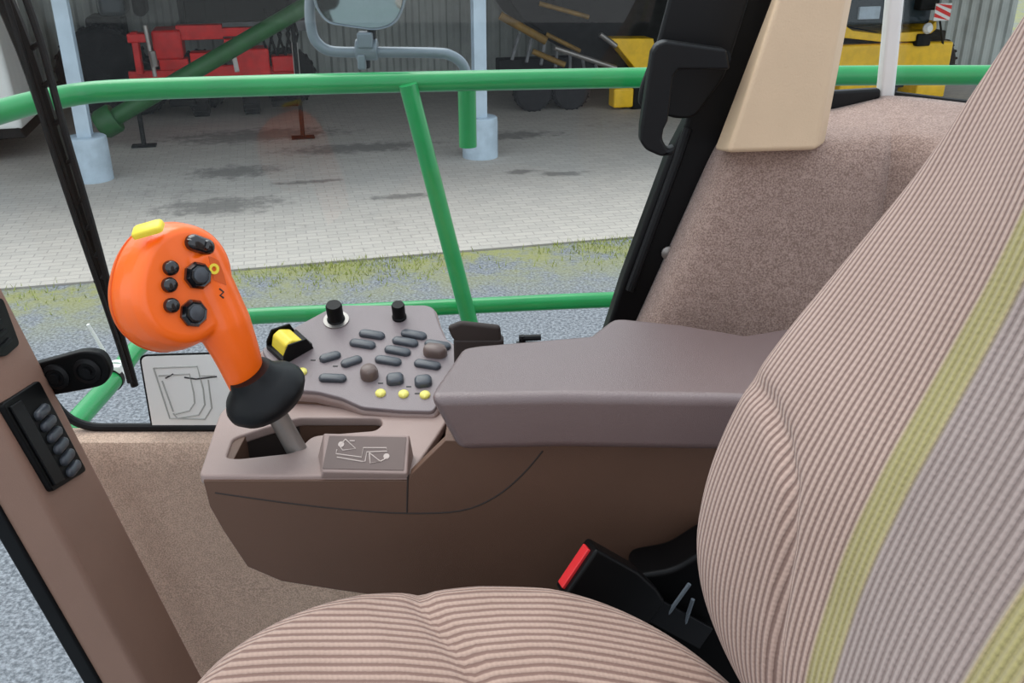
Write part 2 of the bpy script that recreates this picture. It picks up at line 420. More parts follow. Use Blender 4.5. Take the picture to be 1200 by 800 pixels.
# dark tractor behind
D2 = 5.0; base = shpx(110, D2, 100)
r = empty('tractor', Vector((base.x, base.y, .02)), 'dark tractor deep in the shed left of the red implement', 'tractor')
g = G(); sbox(g, 98, 20, 150, 70, D2 - .1, .8); sbox(g, 110, 70, 150, 86, D2, .7); obj('body', g, 'machdark', r, bevel=.08)
g = G(); sbox(g, 98, -75, 148, 20, D2 - .1, .8); obj('cab', g, 'darkglass', r, bevel=.1)
g = G(); sbox(g, 150, -20, 172, 20, D2, .7); obj('hood', g, 'machdark', r, bevel=.1)
for x, R in ((118, .74), (156, .5)):
    c = shpx(x, D2 - .35, 60); c.z = R + .02; wheel('wheel', c, R, .42, UY, r, 'machgrey')

# dark machine above the red implement
D3 = 5.15; base = shpx(240, D3, 60)
r = empty('hay_trailer', Vector((base.x, base.y, .02)), 'black trailer standing against the shed wall behind the red implement', 'trailer')
g = G(); sbox(g, 206, -60, 360, 30, D3 - .3, .8); obj('box', g, 'machdark', r, bevel=.03)
for k in range(7): obj('rib', sbox(G(), 206 + k * 25, -60, 211 + k * 25, 30, D3 - .34, .06), 'machdark', r)
g = G(); sbox(g, 206, 28, 360, 36, D3 - .4, .9); obj('chassis', g, 'machgrey', r)
for x in (232, 335):
    c = shpx(x, D3 - .2, 60); c.z = .52; wheel('wheel', c, .5, .3, UY, r)

# reflected green streak, built as a solid tube before the red implement
a = shpx(134, 1.9, 138); b = shpx(360, 1.9, 6); a2 = shpx(365, 1.9, 3)
r = empty('green_reflection', Vector((a.x, a.y, .02)), 'dark green reflected streak built as a tube slanting up in front of the red implement', 'reflection')
g = G(); g.tube([a, b, b + (b - a) * .3], .125, 24); obj('tube', g, 'reflgreen', r)
g = G(); g.lathe([(.0, -.03), (.2, -.03), (.22, 0), (.22, .2), (.18, .26), (0, .26)], a, (a - b), 24); obj('lower_end', g, 'reflgreen', r)
for k in (.12, .92):
    m = a + (b - a) * k; g = G(); g.tube([m, Vector((m.x, m.y, .02))], .035, 12); g.box(Vector((m.x, m.y, .03)), (.35, .2, .03), RS); obj('support_leg', g, 'machdark', r)

# yellow and black header on a transport trailer
D = 3.3; base = shpx(690, D, 112)
r = empty('harvester_header', Vector((base.x, base.y, .02)), 'black and yellow header on a trailer in the shed, left of the black window frame', 'farm machine')
pr = [(596, -60), (590, -10), (612, 22), (655, 50), (700, 78), (735, 98), (800, 98), (850, 80), (860, -60)]
g = G(); g.prism([shpx(x, D, y) for x, y in pr], [shpx(x, D, y) + UY * 1.4 for x, y in pr]); obj('body', g, 'machdark', r, bevel=.04)
pr = [(716, 45), (766, 45), (775, 112), (757, 96)]
g = G(); g.prism([shpx(x, D - .45, y) for x, y in pr], [shpx(x, D - .45, y) + UY * .4 for x, y in pr]); obj('side_shield', g, 'machyellow', r, bevel=.02)
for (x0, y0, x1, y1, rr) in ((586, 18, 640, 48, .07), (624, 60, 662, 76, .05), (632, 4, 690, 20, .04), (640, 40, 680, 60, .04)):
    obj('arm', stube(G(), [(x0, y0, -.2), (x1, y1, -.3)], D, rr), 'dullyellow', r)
for L in ([(650, 56, -.5), (722, 80, -.55)], [(703, 40, -.5), (722, 54, -.5)]): obj('steel_rod', stube(G(), L, D, .045), 'steel', r)
g = G(); sbox(g, 585, 70, 720, 84, D + .1, .3); sbox(g, 600, 84, 712, 98, D + .3, .3); sbox(g, 690, 70, 760, 80, D + .1, .2); obj('chassis', g, 'machdark', r, bevel=.02)
for k in range(7): obj('tine', stube(G(), [(608 + k * 15, 40 + k * 6, -.1), (600 + k * 17, 70 + k * 3, -.25)], D, .03, 8), 'machgrey', r)
for x in (624, 668):
    c = shpx(x, D - .1, 105); c.z = .36; wheel('wheel', c, .34, .24, UY, r, 'galv')
g = G(); sbox(g, 720, 104, 742, 126, D - .5, .3); obj('lamp_bracket', g, 'machyellow', r, bevel=.04)
g = G(); sbox(g, 742, 100, 775, 128, D - .45, .5); obj('skid', g, 'machdark', r, bevel=.05)

# yellow harvester seen through the rear windows
D = 2.6; base = shpx(1045, D, 112)
r = empty('yellow_harvester', Vector((base.x, base.y, .02)), 'yellow harvester parked beside the shed wall, seen through the rear windows', 'harvester')
g = G(); sbox(g, 965, 54, 1112, 84, D, 1.6); obj('side_panel', g, 'machyellow', r, bevel=.05)
g = G(); pr = [(985, 26), (1000, 36), (1035, 40), (1085, 36), (1098, 24), (1098, 34), (1080, 48), (1040, 50), (985, 44)]
g.prism([shpx(x, D - .05, y) for x, y in pr], [shpx(x, D - .05, y) + UY * 1.2 for x, y in pr]); obj('hood_band', g, 'machyellow', r, bevel=.02)
g = G(); sbox(g, 978, -60, 1090, 28, D + .1, 1.3); obj('cab', g, 'darkglass', r, bevel=.06)
g = G(); sbox(g, 975, 40, 1106, 56, D + .15, 1.2); sbox(g, 975, 84, 1106, 100, D + .2, 1.2); obj('body', g, 'machdark', r, bevel=.03)
for q in ((1082, -10, 1100, 12), (1076, 40, 1090, 54)): obj('light_bracket', sbox(G(), *q, D - .1, .4), 'machdark', r, bevel=.03)
g = G(); g.lathe([(.0, 0), (.09, 0), (.1, .04), (.06, .1), (0, .1)], shpx(1086, D - .12, 33), -UY, 20); obj('work_lamp', g, 'white', r)
g = G(); sbox(g, 1008, 8, 1030, 22, D + .05, .08); obj('cab_sticker', g, 'concrete', r)
for q in ((985, 96, 1030, 108), (1075, 100, 1106, 114)): obj('lower_guard', sbox(G(), *q, D - .2, .6), 'machyellow', r, bevel=.04)
for x in (1000, 1082):
    c = shpx(x, D + .9, 110); c.z = .52; wheel('wheel', c, .5, .4, UY, r, 'machyellow')
g = G(); a = shpx(1097, D - .25, 4); b = shpx(1112, D - .25, 24); c = (a + b) / 2
g.box(c, ((b - a).dot(UX), .02, abs(a.z - b.z)), RS); wp = obj('warning_plate', g, 'white', r, bevel=.005)
g = G(); hw = abs((b - a).dot(UX)) / 2; hz = abs(a.z - b.z) / 2
for lo, hi in ((-1.0, -.55), (-.15, .3), (.75, 1.2)):
    q = []
    for (xx, base_) in ((-1, lo), (1, lo), (1, hi), (-1, hi)):
        zz = max(-1, min(1, base_ + xx * -.45)); q.append(c + UX * (xx * hw) + Vector((0, 0, zz * hz)) - UY * .0115)
    g.slab(q, UY * -.003)
obj('red_band', g, 'machred', wp)
g = G(); g.tube([c + UY * .03 - Vector((0, 0, hz)), shpx(1106, D + .1, 60)], .02, 10); obj('plate_holder', g, 'machdark', r)

# white van at the left edge
a = shpx(-60, 1.3, 135)
r = empty('van', Vector((a.x - .6, a.y + .5, .02)), 'white van parked beside the shed post at the left edge', 'van')
sd = 1.3; vx = shpx(16, sd, 100); s1 = (vx - SH0).dot(UX)
def vb(s0, s1_, d0, d1, z0, z1): return [SH(s0, d0, z0), SH(s1_, d0, z0), SH(s1_, d1, z0), SH(s0, d1, z0)], [SH(s0 + .0, d0 + .06, z1), SH(s1_ - .1, d0 + .06, z1), SH(s1_ - .1, d1 - .06, z1), SH(s0, d1 - .06, z1)]
A, B = vb(s1 - 4.2, s1, sd, sd + 1.8, .45, 2.15); g = G(); g.prism(A, B); obj('body', g, 'white', r, bevel=.08)
A, B = vb(s1 - 1.2, s1 - .25, sd - .012, sd + .3, 1.35, 1.95); g = G(); g.prism(A, [q for q in B]); obj('window', g, 'darkglass', r, bevel=.02)
A, B = vb(s1 - 4.2, s1 + .03, sd - .03, sd + 1.83, .35, .55); g = G(); g.prism(A, B); obj('bumper', g, 'machdark', r, bevel=.03)
for ss in (s1 - .75, s1 - 3.4):
    wheel('wheel', SH(ss, sd + .08, .36), .34, .2, UY, r, 'galv'); wheel('wheel', SH(ss, sd + 1.7, .36), .34, .2, UY, r, 'galv')

# ================================================================== GUARD RAIL OUTSIDE THE CAB
zt, zb = -.2895, -.776
r = empty('guard_rail', V(-.1, 1.9, -1.45), 'bright green tubular guard rail outside the side window', 'railing')
pt = [onZ(x, y, zt) for x, y in ((-120, 175), (-60, 150), (0, 131), (60, 116), (130, 106.5), (300, 100.5), (480, 96), (750, 91), (1000, 88.5), (1130, 88), (1260, 88), (1600, 88))]
g = G(); g.tube(pt, .0195, 20, smooth=6); obj('top_rail', g, 'green', r, ang=60)
pb = [onZ(x, y, zb) for x, y in ((40, 570), (82, 503), (130, 448), (165, 404), (205, 385), (285, 371.5), (420, 365), (548, 358.5), (720, 351), (900, 347))]
g = G(); g.tube(pb, .0175, 20, smooth=6); obj('bottom_rail', g, 'green', r, ang=60)
pa = onZ(478, 99, zt); pc = onZ(549, 372, zb)
g = G(); g.tube([pa, pc, pc + (pc - pa) * .06], .0175, 20); obj('slanted_stay', g, 'green', r)
g = G(); q = onY(547, 100, 1.955); g.tube([q, q - Vector((0, 0, .125))], .0185, 20); obj('mirror_socket', g, 'green', r)
g = G()
g.tube([V(1.02, 1.92, zt), V(1.02, 1.92, -1.45)], .0175, 16)
obj('upright', g, 'green', r)
g = G(); g.box(V(.45, 1.75, -1.47), (1.5, .5, .03)); obj('walkway', g, 'machdark', r)
# cable tie
ct = onZ(134, 440, zb)
r = empty('cable_tie', ct, 'white cable tie wrapped round the lower green rail with its tail standing up', 'cable tie')
dirb = (pb[3] - pb[2]).normalized()
g = G(); g.lathe([(.0178, -.006), (.0215, -.006), (.0215, .006), (.0178, .006)], ct, dirb, 24); g.lathe([(.0178, .014), (.0215, .014), (.0215, .024), (.0178, .024)], ct, dirb, 24); obj('loop', g, 'white', r)
g = G(); g.box(ct + Vector((.01, -.012, .02)), (.022, .014, .014)); obj('lock', g, 'white', r, bevel=.002)
tp = onY(103, 380, ct.y - .02)
g = G(); g.tube([ct + Vector((0, -.01, .02)), ct * .5 + tp * .5 + Vector((.004, 0, 0)), tp], [.0042, .0036, .0030], 8); obj('tail', g, 'white', r)
g = G(); g.lathe([(.0178, -.02), (.0225, -.02), (.0225, -.008), (.0178, -.008)], ct, dirb, 24); obj('rubber_band', g, 'rubber', r)

# side mirror on its arm
r = empty('side_mirror', onY(547, 96, 1.955), 'grey framed side mirror on a bent tube arm above the green rail', 'mirror')
Ym = 1.955
g = G(); g.tube([onY(x, y, Ym) for x, y in ((547, 100), (547, 88), (541, 74), (528, 65), (510, 62), (440, 61), (400, 61), (382, 58), (370, 48), (365, 34), (363, 10), (366, -40))], .0105, 14, smooth=4); obj('arm', g, 'greypipe', r, ang=60)
cc = onY(430, 58, Ym)
g = G(); g.tube([cc - Vector((.022, 0, 0)), cc + Vector((.022, 0, 0))], .021, 18); g.box(cc + Vector((.0, -.01, .02)), (.03, .034, .03)); g.box(cc + Vector((-.01, -.012, -.022)), (.016, .02, .03)); obj('clamp', g, 'greypipe', r, bevel=.004)
g = G(); g.tube([cc, onY(430, 78, Ym + .02)], .007, 10); g.tube([cc + Vector((.01, 0, .02)), onY(436, 20, Ym)], .009, 10); obj('bolt', g, 'rubber', r)
fr = [onY(x, y, Ym - .03) for x, y in ((364, -110), (367, 8), (381, 29), (440, 38), (463, 31), (475, 8), (480, -110))]
cen = sum(fr, Vector()) / len(fr)
tilt = Matrix.Rotation(math.radians(9), 3, 'X')
fr = [cen + tilt @ (p - cen) for p in rounded(fr, .03)]
g = G(); ins = [cen + (p - cen) * .93 for p in fr]; bk = [cen + (p - cen) * .9 + Vector((0, .035, 0)) for p in fr]
n_ = tilt @ Vector((0, -1, 0))
g.loft([[p - n_ * .03 for p in ins], [p - n_ * .012 for p in fr], fr, [p + n_ * .006 for p in [cen + (q - cen) * .97 for q in fr]], [p + n_ * .001 for p in ins]]); obj('housing', g, 'greypipe', r, ang=50)
g = G(); g.slab([p + n_ * .0012 for p in ins], n_ * .002); obj('mirror_glass', g, 'mirror', r)

# ================================================================== CAB SHELL
g = G(); g.box(V(.3, .3, -1.32), (1.3, 1.75, .04)); obj('floor', g, 'floorm', kind='structure')
YG = 1.185
# carpeted side wall below the window
zs = (onY(200, 522, 1.14) - Vector((0, 0, H))).z
prof = [(1.186, zs + .002), (1.165, zs + .002), (1.148, zs), (1.141, zs - .012), (1.14, zs - .04), (1.14, zs - .2), (1.13, -1.3)]
PF = prof + [(1.188, -1.3), (1.188, zs)]
g = G(); g.loft([[V(-.64 - .257 * (z + .7), y, z) for y, z in PF]] + [[V(x, y, z) for y, z in prof] + [V(x, 1.188, -1.3), V(x, 1.188, zs)] for x in (-.40, 0, .3)])
obj('wall_right', g, 'carpet', kind='structure', ang=50)
# window: black rubber seal and glass
def bx_at(z): return .145 + .33 * (z + .484)
inn = rounded([V(-.64, YG, zs + .006), V(bx_at(zs) + .03, YG, zs + .006), V(bx_at(.5) + .03, YG, .5), V(-.985, YG, .5)], [.05, .02, .02, .02], 8)
out = [p + Vector((0, 0, 0)) for p in rounded([V(-.68, YG, zs - .03), V(bx_at(zs) + .1, YG, zs - .03), V(bx_at(.5) + .1, YG, .56), V(-1.05, YG, .56)], [.06, .02, .02, .02], 8)]
g = G(); g.slab(out, (0, .003, 0)); wn = obj('window_1', g, 'glass', kind='structure', smooth=False)
g = G(); n = len(inn)
ring = lambda dy: [p + Vector((0, dy, 0)) for p in inn]
rin = []
for p in inn: rin.append(p)
g.tube([p + Vector((0, -.004, 0)) for p in inn] + [inn[0] + Vector((0, -.004, 0))], .0065, 10); obj('rubber_seal', g, 'rubber', wn)

# windscreen pillar with its two faces
RK = .257
def pil(x, y, zr): return V(x - RK * (zr + .7), y, zr)
x0 = -.5797 + RK * (.7 - .5227) * 1.0   # near-right edge where z = -.7
x0 = -.5797 + RK * (-.5227 + .7)
Yn, Yf = .93, 1.045
sec = [(x0 - .053, Yn), (x0, Yn), (x0 + .004, Yn + .03), (x0 + .004, Yf), (x0 - .11, Yf), (x0 - .11, Yn + .04)]
g = G(); g.loft([[pil(x, y, z) for x, y in sec] for z in (-1.3, -.9, -.5, 0, .5)]); obj('pillar_front', g, 'pillar', kind='structure', bevel=.008)
g = G(); g.loft([[pil(x, y, z) for x, y in ((x0 - .078, Yn - .002), (x0 - .055, Yn - .002), (x0 - .055, Yn + .03), (x0 - .078, Yn + .03))] for z in (-1.3, -.5, .5)]); obj('trim_1', g, 'rubber', kind='structure', bevel=.004)
# windscreen
g = G(); gy = Yn + .012
g.add([pil(x0 - .075, gy, -1.3), pil(x0 - .075, gy, .5), pil(x0 - .075, -.9, .5), pil(x0 - .075, -.9, -1.3), pil(x0 - .079, gy, -1.3), pil(x0 - .079, gy, .5), pil(x0 - .079, -.9, .5), pil(x0 - .079, -.9, -1.3)], [(0, 1, 2, 3), (7, 6, 5, 4), (0, 4, 5, 1), (1, 5, 6, 2), (2, 6, 7, 3), (3, 7, 4, 0)])
obj('window_2', g, 'glass', kind='structure', smooth=False)
# switch panels on the pillar's side face
pn = Vector((1, 0, RK)).normalized(); pp = pil(x0 + .004, Yf - .02, -.7); pe1 = Vector((0, 1, 0)); pe2 = pe1.cross(pn); pe2 = -pe2 if pe2.z < 0 else pe2
def onpil(x, y): return onP(x, y, pp, pn)
def flat(g, px, h, dn=0.0):
    P = [onpil(x, y) + pn * dn for x, y in px]; g.slab(P, pn * h); return g
r = empty('switch_panel', onpil(48, 512), 'black panel with a column of rounded grey switches on the brown pillar', 'switch panel')
g = G(); g.slab(rounded([onpil(*q) - pn * .004 for q in ((-2, 474), (42, 446), (98, 552), (58, 577))], .006), pn * .009); obj('frame', g, 'black', r, bevel=.002)
g = G(); g.slab([onpil(*q) + pn * .005 for q in ((5, 478), (18, 470), (70, 563), (58, 570))], pn * .003); obj('side_plate', g, 'rubber', r, bevel=.001)
for k in range(6):
    c = onpil(43 + k * 7.4, 484 + k * 13.2) + pn * .005
    g = G(); g.dome(stadium(.030, .0125, 0), .007, .004, c, pe1, pe2, pn); obj('switch', g, 'key', r, ang=60)
r = empty('air_vent', onpil(-12, 385), 'black slotted air vent high on the brown pillar at the left edge', 'air vent')
g = G(); g.slab(rounded([onpil(*q) - pn * .004 for q in ((-45, 420), (-40, 352), (0, 350), (20, 404), (4, 418))], .006), pn * .008); obj('frame', g, 'black', r, bevel=.002)
for k in range(4):
    c = onpil(-18 + k * 6, 372 + k * 11) + pn * .006; g = G(); g.box(c, (.003, .03, .005), None); obj('slat', g, 'rubber', r)

# black bracket with two bolt heads
Yb = 1.043
r = empty('bracket', onY(60, 450, Yb), 'black bracket with two round bolt heads fixed to the brown pillar', 'bracket')
g = G(); g.slab(rounded([onY(*q, Yb) for q in ((28, 430), (98, 411), (120, 414), (131, 436), (122, 452), (100, 457), (60, 464), (40, 470))], .014), (0, .014, 0)); obj('plate', g, 'black', r, bevel=.003)
for q in ((103, 434), (66, 441)):
    c = onY(*q, Yb); g = G(); g.lathe([(.017, 0), (.017, .003), (.012, .005), (.011, .003), (.006, .003), (.006, .008), (0, .008)], c, (0, -1, 0), 24); obj('bolt', g, 'rubber', r)

# instruction sign stuck on the glass
Ys = YG - .004
r = empty('instruction_sign', onY(215, 515, Ys), 'white instruction plate with black border and line diagram on the window glass', 'sign')
cs = [onY(*q, Ys) for q in ((163, 415), (296, 411), (312, 516), (180, 514))]
g = G(); g.slab(rounded(cs, .012), (0, -.002, 0)); obj('border', g, 'black', r)
cen = sum(cs, Vector()) / 4; ci = [cen + (p - cen) * .965 for p in cs]
g = G(); g.slab([p - Vector((0, .002, 0)) for p in rounded(ci, .01)], (0, -.001, 0)); obj('plate', g, 'sign', r)
def lines(name, L, Y, rr, mat, parent):
    g = G()
    for l in L: g.tube([onY(x, y, Y) for x, y in l], rr, 6)
    return obj(name, g, mat, parent)
lines('diagram', [[(180, 431), (231, 429), (238, 455), (240, 474), (233, 486), (208, 490), (203, 484)], [(186, 440), (222, 438), (227, 460), (228, 472), (222, 481), (206, 485)], [(180, 431), (199, 490), (240, 491), (248, 478), (244, 445)], [(190, 446), (203, 482)], [(236, 440), (252, 440)]], Ys - .0032, .0012, 'ink', r)
lines('diagram_arrow', [[(194, 443), (203, 438)], [(216, 442), (230, 444)], [(230, 444), (254, 441)]], Ys - .0034, .0011, 'inkd', r)

# side window wiper
Yw = YG + .03
r = empty('window_wiper', onY(158, 452, Yw), 'black wiper hanging outside the side window', 'wiper')
g = G(); g.tube([onY(x, y, Yw) for x, y in ((-8, -30), (30, 60), (60, 150), (98, 265), (130, 360), (158, 452))], [.012, .011, .010, .008, .007, .0055], 10, smooth=3); obj('arm', g, 'black', r)
g = G(); g.tube([onY(x, y, Yw - .006) for x, y in ((20, -30), (48, 50), (72, 140), (99, 232), (117, 296), (130, 345))], .0048, 8, smooth=3); obj('blade_holder', g, 'rubber', r)
g = G(); g.tube([onY(x, y, Yw - .014) for x, y in ((-2, -30), (26, 60), (53, 150), (90, 262), (136, 395), (152, 448))], .0036, 8, smooth=3); obj('rubber_blade', g, 'rubber', r)
for (x, y) in ((47, 50), (59, 95), (72, 140), (86, 186), (99, 232), (108, 264), (117, 296), (124, 322)): obj('link', G().tube([onY(x, y, Yw - .006), onY(x - 12, y + 8, Yw)], .0036, 8), 'rubber', r)

# rear window frame (black), raked back
def bk(px, py, Y=1.15): return onY(px, py, Y)
fr = [(830, -80), (945, -80), (908, 0), (842, 175), (790, 294), (757, 372), (722, 450), (690, 450), (717, 368), (729, 330), (783, 184), (803, 146), (815, 100)]
g = G(); g.slab([bk(*q) for q in fr], (0, .035, 0)); obj('trim_2', g, 'black', kind='structure', bevel=.006)
g = G(); g.tube([bk(x, y, 1.147) for x, y in ((738, 340), (795, 184), (806, 150))], .006, 10); obj('trim_3', g, 'rubber', kind='structure')
# catch plate and hook
r = empty('window_catch', bk(790, 130, 1.1), 'black window catch with a downturned hook on the black frame', 'catch')
g = G(); g.slab(rounded([bk(x, y, 1.137) for x, y in ((800, -80), (900, -80), (875, 10), (850, 90), (815, 138), (795, 140), (757, 130), (748, 122), (750, 104), (770, 52), (784, 0))], .012), (0, .012, 0)); obj('plate', g, 'rubber', r, bevel=.004)
hk = [(770, 52), (780, 48), (852, 58), (856, 82), (795, 82), (789, 90), (783, 142), (778, 152), (776, 163), (783, 176), (792, 172), (790, 182), (775, 184), (757, 176), (750, 166), (751, 148), (764, 62)]
g = G(); g.slab([bk(x, y, 1.075) for x, y in hk], (0, .022, 0)); obj('hook', g, 'rubber', r, bevel=.004)
g = G(); g.tube([bk(845, 68, 1.085), bk(845, 68, 1.14)], .011, 14); obj('pivot', g, 'black', r)
g = G(); g.lathe([(.009, 0), (.009, .003), (.004, .005), (0, .005)], bk(783, 296, 1.147), (0, -1, 0), 16)
obj('screw', g, 'steel', label='small steel screw at the edge of the black window frame', cat='screw')

# fleece covered rear quarter
def station(x, y, ox, oy, zt_, rake=0, wid=.2):
    P = []
    for out_, dz in ((wid, .012), (.07, .006), (.045, 0), (.022, -.008), (.007, -.026), (0, -.06), (0, -.15), (0, -.3), (0, -.55), (0, -1.05)):
        z = zt_ + dz; P.append(V(x + ox * out_ + rake * (z + .24), y + oy * out_, z))
    return P
def station(cr, ou, rake=0):
    cr, ou = Vector(cr), Vector(ou); P = []; inw = (cr - ou); inw.z = 0; L = inw.length; inw.normalize()
    for k in (0, .3, .55): P.append(ou.lerp(cr - inw * .03 + Vector((0, 0, .004)), k / .55))
    P += [cr - inw * .018 - Vector((0, 0, .003)), cr - inw * .005 - Vector((0, 0, .018))]
    for dz in (.05, .14, .28, .5, .95): P.append(cr - Vector((0, 0, dz)))
    return [V(p.x + rake * (p.z + .24), p.y, p.z) for p in P]
st = [station((.260, 1.150, -.25), (.262, 1.18, -.245), .357), station((.262, 1.130, -.25), (.264, 1.18, -.245), .357), station((.268, 1.110, -.25), (.27, 1.18, -.245), .357), station((.282, 1.096, -.25), (.285, 1.19, -.245), .35), station((.30, 1.091, -.25), (.30, 1.2, -.245), .28),
      station((.315, 1.09, -.25), (.315, 1.24, -.246), .15), station((.35, 1.09, -.25), (.35, 1.25, -.245)), station((.40, 1.09, -.249), (.41, 1.25, -.239)), station((.437, 1.09, -.242), (.475, 1.25, -.222)),
      station((.447, 1.105, -.244), (.4845, 1.257, -.220)), station((.459, 1.085, -.239), (.50, 1.235, -.216)), station((.5, 1.045, -.238), (.54, 1.187, -.214)), station((.8, .73, -.238), (.88, .86, -.214))]
g = G(); g.loft(st, False, False, closed=False)
o = obj('wall_rear', g, 'fleece', kind='structure', ang=180); sd = o.modifiers.new('sub', 'SUBSURF'); sd.levels = sd.render_levels = 2
so_ = o.modifiers.new('sol', 'SOLIDIFY'); so_.thickness = .01; so_.offset = 0
# beige pillar cover
top = [(930, -60), (1002, -60), (957, 176), (852, 179)]
Yc = 1.055
A = [onY(*q, Yc) for q in top]; lf = [onY(905 + 22, -60, 1.115), onY(836, 176, 1.125)]
g = G(); rr = [onY(1010, -60, 1.12), onY(966, 170, 1.12)]
g.add(A + [lf[0], lf[1], rr[0], rr[1]], [(0, 1, 2, 3), (4, 0, 3, 5), (1, 6, 7, 2), (4, 6, 1, 0), (5, 3, 2, 7), (4, 5, 7, 6)])
obj('pillar_cover', g, 'beige', bevel=.006, label='beige plastic pillar cover above the fleece trim, beside the black frame', cat='pillar cover')
# rear corner post, rear windows
r1 = onY(1037, 114, 1.25); r0 = onY(1054, -80, 1.25)
dv = (r0 - r1)
g = G(); w_ = Vector((.017, 0, 0)); d_ = Vector((.0, .03, 0))
A = [r1 + Vector((-.004, 0, -.03)), r1 + Vector((.013, .0, -.03)), r1 + Vector((.022, .02, -.03)), r1 + Vector((.0, .03, -.03))]
up_ = dv * 1.15 + Vector((.0, 0, .03))
g.prism([p + up_ for p in A], A); obj('trim_4', g, 'offwhite', kind='structure', bevel=.004)
a, b = onY(955, 130, 1.252), onY(1034, 114, 1.252)
g = G(); g.slab([onY(900, 140, 1.262), onY(1038, 116, 1.262), onY(1052, -80, 1.262), onY(930, -80, 1.262)], (0, .003, 0)); obj('window_3', g, 'glass', kind='structure', smooth=False)
g = G(); g.slab([onY(960, 136, 1.245), onY(1032, 116, 1.245), onY(1033, 104, 1.245), onY(962, 108, 1.245)], (0, .016, 0)); obj('trim_5', g, 'rubber', kind='structure', bevel=.004)
c0 = r1 + Vector((.018, .012, .0)); dr = Vector((.72, -.69, 0))
upv = dv.normalized()
g = G(); g.slab([c0, c0 + dr * .5, c0 + dr * .5 + upv * .4, c0 + upv * .4], Vector((.69, .72, 0)) * .003); obj('window_4', g, 'glass', kind='structure', smooth=False)
g = G(); g.tube([c0 + Vector((0, 0, .002)), c0 + dr * .5 + Vector((0, 0, .002))], .004, 8); obj('trim_6', g, 'rubber', kind='structure')

# ================================================================== CONSOLE
YC = .84
r = empty('control_console', V(.0, .95, -.80), 'brown plastic control console beside the seat with keypad and gear slot', 'control console')
fp = [(238, 563), (246, 594), (262, 622), (290, 664), (330, 681), (400, 692)]
ZW = -.605                    # floor of the well under the gear slot
bt_ = [V(.0, YC, -.72), V(.40, YC, -.74), V(.40, YC, -.49)]
skin = [onY(x, y, YC) for x, y in fp] + bt_ + [onY(640, 518, YC), onY(522, 516, YC), onY(481, 556, YC)] + [onY(478, 563, YC)]
xr = onY(500, 540, YC).x
g = G(); g.slab(skin, (0, .012, 0))
main = [Vector((skin[1].x + .022, YC + .011, H + ZW))] + [p + Vector((.012 if p.x < -.2 else 0, .011, .006)) for p in skin[2:6]] + [p + Vector((0, .011, 0)) for p in bt_] + [Vector((p.x, YC + .011, p.z)) for p in (skin[9], skin[10])] + [Vector((skin[11].x + .02, YC + .011, H + ZW))]
g.slab(main, (0, .20, 0))
e0 = skin[0]; g.box(Vector((e0.x + .016, YC + .07, e0.z - .015)), (.012, .13, .034)); g.box(Vector(((e0.x + xr) / 2, YC + .135, (e0.z + H + ZW) / 2 - .004)), (xr - e0.x, .012, e0.z - H - ZW + .01))
body = obj('body', g, 'console', r, bevel=.003)
g = G()
for L in ([(478, 556), (477, 600)], [(252, 577), (330, 588), (400, 596), (477, 601), (540, 598), (580, 582), (612, 556), (636, 528)]): g.tube([onY(x, y, YC + .0004) for x, y in L], .0011, 6, smooth=4)
obj('seam', g, 'darkbrown', body)
# tray with the gear slot: a plate with a hole
def curve_plate(outer, hole, thick, bev):
    o0 = outer[0]
    cu = bpy.data.curves.new('tmp', 'CURVE'); cu.dimensions = '2D'; cu.fill_mode = 'BOTH'; cu.extrude = thick / 2; cu.bevel_depth = bev; cu.bevel_resolution = 3; cu.offset = -bev
    for lp in [outer] + hole:
        sp = cu.splines.new('POLY'); sp.points.add(len(lp) - 1); sp.use_cyclic_u = True
        for i, p in enumerate(lp): sp.points[i].co = (p.x, p.y, 0, 1)
    ob = bpy.data.objects.new('tmp', cu); COL.objects.link(ob); bpy.context.view_layer.update()
    me = bpy.data.meshes.new_from_object(ob.evaluated_get(bpy.context.evaluated_depsgraph_get()))
    vs = [v.co.copy() for v in me.vertices]; fs = [list(p.vertices) for p in me.polygons]
    bpy.data.objects.remove(ob); bpy.data.curves.remove(cu); bpy.data.meshes.remove(me); return vs, fs
ZT = -.537
outl = rounded([onZ(*q, ZT) for q in ((233, 557), (259, 479), (300, 455), (520, 470), (524, 492), (514, 508), (480, 557))], [.008, .02, .01, .01, .01, .01, .004], 5)
slot = rounded([onZ(*q, ZT) for q in ((265, 536), (273, 513), (310, 501), (350, 489), (445, 489), (449, 496), (440, 504), (366, 510), (345, 530), (280, 537))], [.006, .008, .01, .008, .006, .006, .006, .01, .01, .006], 4)
vs_, fs_ = curve_plate(outl, [slot], .007, .0025)
g = G(); g.add([Vector((v.x, v.y, H + ZT - .006 + v.z)) for v in vs_], fs_); obj('tray', g, 'tray', r, ang=50)
# dark well under the slot
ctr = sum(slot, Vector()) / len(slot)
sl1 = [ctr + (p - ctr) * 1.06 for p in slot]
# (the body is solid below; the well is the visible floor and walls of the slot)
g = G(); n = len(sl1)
g.loft([[p + Vector((0, 0, -.006)) for p in sl1], [p + Vector((0, 0, ZW - ZT + .002)) for p in sl1]], False, True); obj('slot_well', g, 'darkbrown', r)
